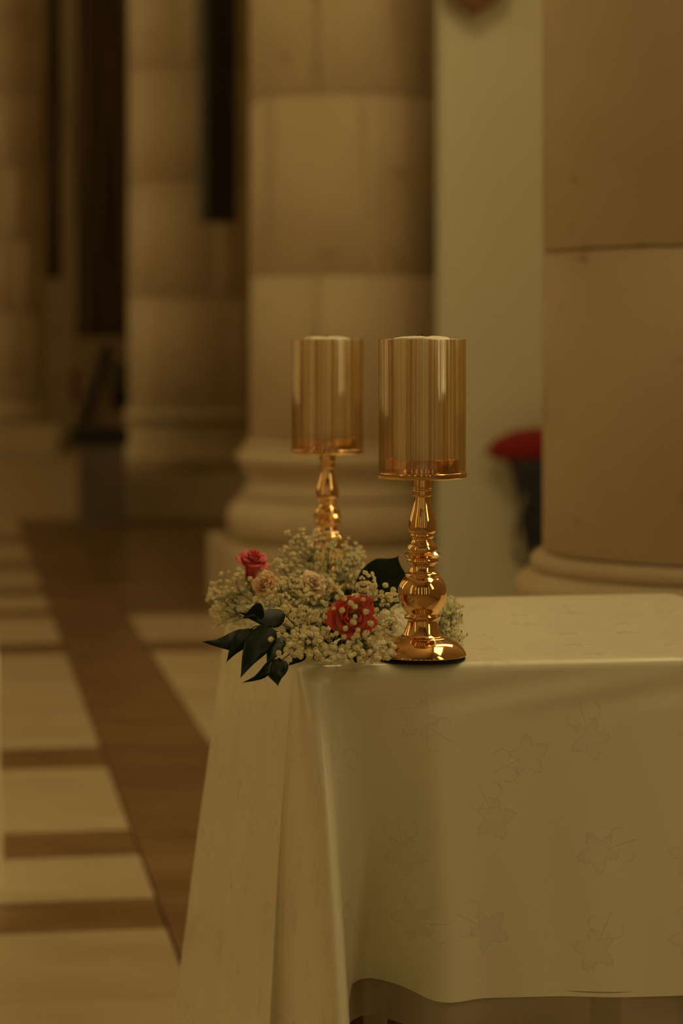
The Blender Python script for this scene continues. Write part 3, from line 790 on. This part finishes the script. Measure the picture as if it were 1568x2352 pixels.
for i in range(12):     # filling foliage behind
    x = rnd.uniform(560, 860); y = rnd.uniform(1330, 1400); d = rnd.uniform(3.05, 3.15); a = rnd.uniform(0, 2*pi); L = rnd.uniform(30, 48)
    leaf(P(x, y, d), P(x+L*cos(a), y+L*sin(a)*.5, d), L*.4*d/F, face=Vector((rnd.uniform(-.5, .5), -1, rnd.uniform(0, .8))), sharp=.8)

# baby's breath: ruffled blossom meshes shared by all blossoms
def blossom_mesh(seed, npet=34):
    r_ = random.Random(seed); mb = MB()
    vs_ = []; fs_ = []; nn = 9
    for j in range(5):
        ph = .15+j*.68
        for i in range(nn):
            rr = .66*(1+r_.uniform(-.08, .08)); a_ = 2*pi*i/nn
            vs_.append((rr*sin(ph)*cos(a_), rr*sin(ph)*sin(a_), rr*cos(ph)+.05))
    for j in range(4):
        for i in range(nn): fs_.append((j*nn+i, (j+1)*nn+i, (j+1)*nn+(i+1) % nn, j*nn+(i+1) % nn))
    fs_.append(tuple(range(nn))); mb.add(vs_, fs_)
    for i in range(npet):
        f = (i+.5)/npet; ph = math.acos(1-1.7*f); th = i*2.39996
        dirv = Vector((sin(ph)*cos(th), sin(ph)*sin(th), cos(ph)))
        B = basis(dirv, Vector((.3, .2, .9))); w_ = r_.uniform(.26, .36); L = r_.uniform(.88, 1.1)
        tw = r_.uniform(0, pi); tx = B @ Vector((cos(tw), sin(tw), 0)); ty = B @ Vector((-sin(tw), cos(tw), 0))
        o_ = dirv*.35
        e = dirv*L
        mb.add([o_-tx*.1, o_+tx*.1, e*.85+tx*w_+ty*.08, e+ty*.12, e*.85-tx*w_+ty*.08], [(0, 1, 2, 3), (0, 3, 4)])
    mb.tube([(0, 0, -.75), (0, 0, -.15), (0, 0, .3)], .22, 5, 1, .45)
    me = mesh('blossom', mb.v, mb.f)
    for p, m in zip(me.polygons, mb.mi): p.material_index = m
    me.materials.append(M_BLOS); me.materials.append(M_CALYX)
    return me
BM = [blossom_mesh(s) for s in range(5)]
bud = MB(); bud.tube([(0, 0, -.5), (0, 0, -.2), (0, 0, .3), (0, 0, .8)], .25, 6, 1, .15)
rnd = random.Random(5)
# ellipses: cx, cy, rx, ry, d0, d1, count, radius(px at 2.75)
regs = [(735, 1283, 105, 62, 3.02, 3.22, 150, 5.6), (700, 1240, 55, 26, 3.05, 3.2, 14, 6.0), (545, 1375, 68, 72, 2.98, 3.2, 95, 6.0), (505, 1395, 32, 55, 3.0, 3.15, 22, 6.4),
        (650, 1378, 70, 42, 2.84, 3.0, 75, 5.6), (705, 1350, 80, 36, 2.93, 3.02, 60, 5.2), (680, 1425, 62, 34, 2.74, 2.88, 56, 6.2), (700, 1478, 52, 40, 2.63, 2.75, 60, 6.6),
        (800, 1503, 105, 20, 2.62, 2.70, 58, 6.2), (860, 1470, 52, 46, 2.66, 2.8, 44, 6.4), (890, 1400, 38, 52, 2.80, 2.9, 42, 6.4), (1030, 1430, 32, 60, 2.90, 3.1, 62, 5.2), (1052, 1400, 18, 34, 3.0, 3.15, 16, 5.0), (1040, 1470, 26, 28, 2.86, 2.92, 24, 5.0),
        (740, 1440, 26, 60, 2.72, 2.8, 34, 6.2), (880, 1345, 22, 18, 2.85, 2.9, 3, 6), (848, 1330, 24, 20, 2.87, 2.9, 14, 4.4), (835, 1352, 26, 14, 2.80, 2.86, 16, 6.0),
        (765, 1300, 60, 60, 3.0, 3.1, 50, 5.0), (640, 1322, 60, 30, 2.98, 3.1, 26, 5.4)]
pts = []
def ok(x, y, d):
    q_ = P(x, y, d)
    if sqrt((q_.x-.0925)**2+(d-2.75)**2) < .062 or sqrt((q_.x+.0194)**2+(d-3.335)**2) < .062: return False
    if (x-806)**2+(y-1408)**2 < 56**2 and d < 3.2: return False       # the red rose stays clear
    if (x-870)**2/42**2+(y-1325)**2/44**2 < 1 and d < 2.93 and not (x < 862 and y > 1312): return False
    if (x-606)**2+(y-1335)**2 < 24**2 and d < 2.99 : return rnd.random() < .25
    if (x-716)**2+(y-1335)**2 < 22**2 and d < 3.0: return rnd.random() < .3
    if (x-583)**2/34**2+(y-1278)**2/30**2 < 1 and d < 3.2: return False
    if (x-893)**2+(y-1430)**2 < 24**2 and d < 2.85: return rnd.random() < .35
    if abs(x-969) < 62 and d < 2.84 and y > 1250: return False
    return True
for (cx_, cy_, rx, ry, d0, d1, n, rp) in regs:
    n = int(n*1.45); c = 0; tries = 0; loc_ = []
    while c < n and tries < n*30:
        tries += 1
        a = rnd.uniform(0, 2*pi); q = sqrt(rnd.random()); x = cx_+rx*q*cos(a); y = cy_+ry*q*sin(a)
        d = rnd.uniform(d0, d1)
        if y > 1385: d = min(d, table_d(y+8))
        if not ok(x, y, d): continue
        p = P(x, y, d)
        if any((p-o).length < .0070 for o, _ in loc_): continue
        loc_.append((p, rp)); c += 1
    pts += loc_
for (x, y) in ((783, 1365), (790, 1374), (819, 1367), (835, 1377), (766, 1397), (815, 1393), (786, 1402), (815, 1417), (811, 1428), (851, 1432), (793, 1443), (822, 1447), (819, 1459), (790, 1463), (838, 1458), (855, 1350), (775, 1372), (862, 1358), (876, 1360), (850, 1364), (885, 1344), (862, 1345), (806, 1385), (840, 1405), (772, 1455), (848, 1470), (800, 1476), (640, 1456), (622, 1468), (640, 1500), (655, 1493), (664, 1515)):
    pts.append((P(x, y, 2.655 if y < 1470 else 2.64), 6.4))
# cluster blossoms into sprigs by greedy neighbourhoods
left = list(range(len(pts))); sprigs = []
rnd.shuffle(left)
while left:
    s = left[0]; near = sorted(left, key=lambda i: (pts[i][0]-pts[s][0]).length)[:13]
    near = [i for i in near if (pts[i][0]-pts[s][0]).length < .045]
    sprigs.append(near); left = [i for i in left if i not in near]
hub = P(735, 1478, 2.86)
allb = sorted(range(len(pts)), key=lambda i: (pts[i][0].y*1.0+rnd.uniform(0, .02))/pts[i][1])
single = set(allb[:300])
stuff_mb = MB()
for near in sprigs:
    cen = sum((pts[i][0] for i in near), Vector())/len(near)
    mb = MB()
    if cen.x > .11: root = P(1000, 1470, 2.93)
    else: root = hub+Vector(((cen.x-hub.x)*.45, (cen.y-hub.y)*.55, .006))
    root.z = max(root.z, ZT+.004)
    node = root.lerp(cen, .72)
    if node.z < ZT+.004: node.z = ZT+.004
    mid = root.lerp(node, .5)+Vector((rnd.uniform(-.004, .004), rnd.uniform(-.004, .004), .004))
    mb.tube([root-OFF, mid-OFF, node-OFF], .0006, 4, 0, .0004)
    for i in near:
        p, rp = pts[i]; kk = node.lerp(p, rnd.uniform(.35, .6))+Vector((rnd.uniform(-.003, .003), rnd.uniform(-.003, .003), rnd.uniform(-.002, .003)))
        mb.tube([node-OFF, kk-OFF, p-OFF], .00032, 3, 0, .00024)
    for k_ in range(3):       # side twigs with tiny unopened buds
        e = node+Vector((rnd.uniform(-.016, .016), rnd.uniform(-.012, .012), rnd.uniform(.0, .016)))
        if e.z < ZT+.003: e.z = ZT+.003
        mb.tube([node-OFF, e-OFF], .0003, 3); mb.tube([e-OFF, e+Vector((0, 0, .0018))-OFF, e+Vector((0, 0, .003))-OFF], .0009, 5, 0, .0004)
    so = mb.build('gypsophila_sprig', M_STEM, fl, True)
    for i in near:
        p, rp = pts[i]; dirv = (p-node).normalized()+Vector((rnd.uniform(-.4, .4), -.7+rnd.uniform(-.3, .3), .3)); r_ = rp*2.75/F*rnd.uniform(.82, 1.3)
        M_ = Matrix.Translation(p-OFF) @ basis(dirv).to_4x4() @ Matrix.Rotation(rnd.uniform(0, 6), 4, 'Z') @ Matrix.Diagonal((r_, r_, r_*rnd.uniform(.8, 1), 1))
        bm_ = BM[rnd.randrange(5)]
        if i in single:
            o = bpy.data.objects.new('blossom', bm_); COL.objects.link(o); o.parent = so; o.matrix_local = M_
        else:
            for f_ in (0,):
                b0_ = len(stuff_mb.v); stuff_mb.v += [tuple(M_ @ v_.co) for v_ in bm_.vertices]
                for p_ in bm_.polygons: stuff_mb.f.append(tuple(b0_+k_ for k_ in p_.vertices)); stuff_mb.mi.append(p_.material_index)
if stuff_mb.v:
    o = stuff_mb.build('blossoms', [M_BLOS, M_CALYX], fl); o['kind'] = 'stuff'
# stalks of the leaves
mb = MB()
for a, b in (((700, 1470, 2.74), (655, 1412, 2.72)), ((690, 1480, 2.72), (600, 1436, 2.69)), ((600, 1436, 2.69), (567, 1452, 2.70)), ((690, 1490, 2.71), (641, 1521, 2.65)), ((641, 1521, 2.65), (620, 1520, 2.67)), ((622, 1522, 2.65), (617, 1546, 2.63)), ((617, 1546, 2.63), (611, 1548, 2.63))):
    p, q = P(*a), P(*b); mb.tube([p-OFF, p.lerp(q, .5)+Vector((0, 0, .002))-OFF, q-OFF], .0007, 5)
mb.build('leaf_stalk', M_GREENST, fl, True)
print('POINTS', len(pts), 'SPRIGS', len(sprigs))
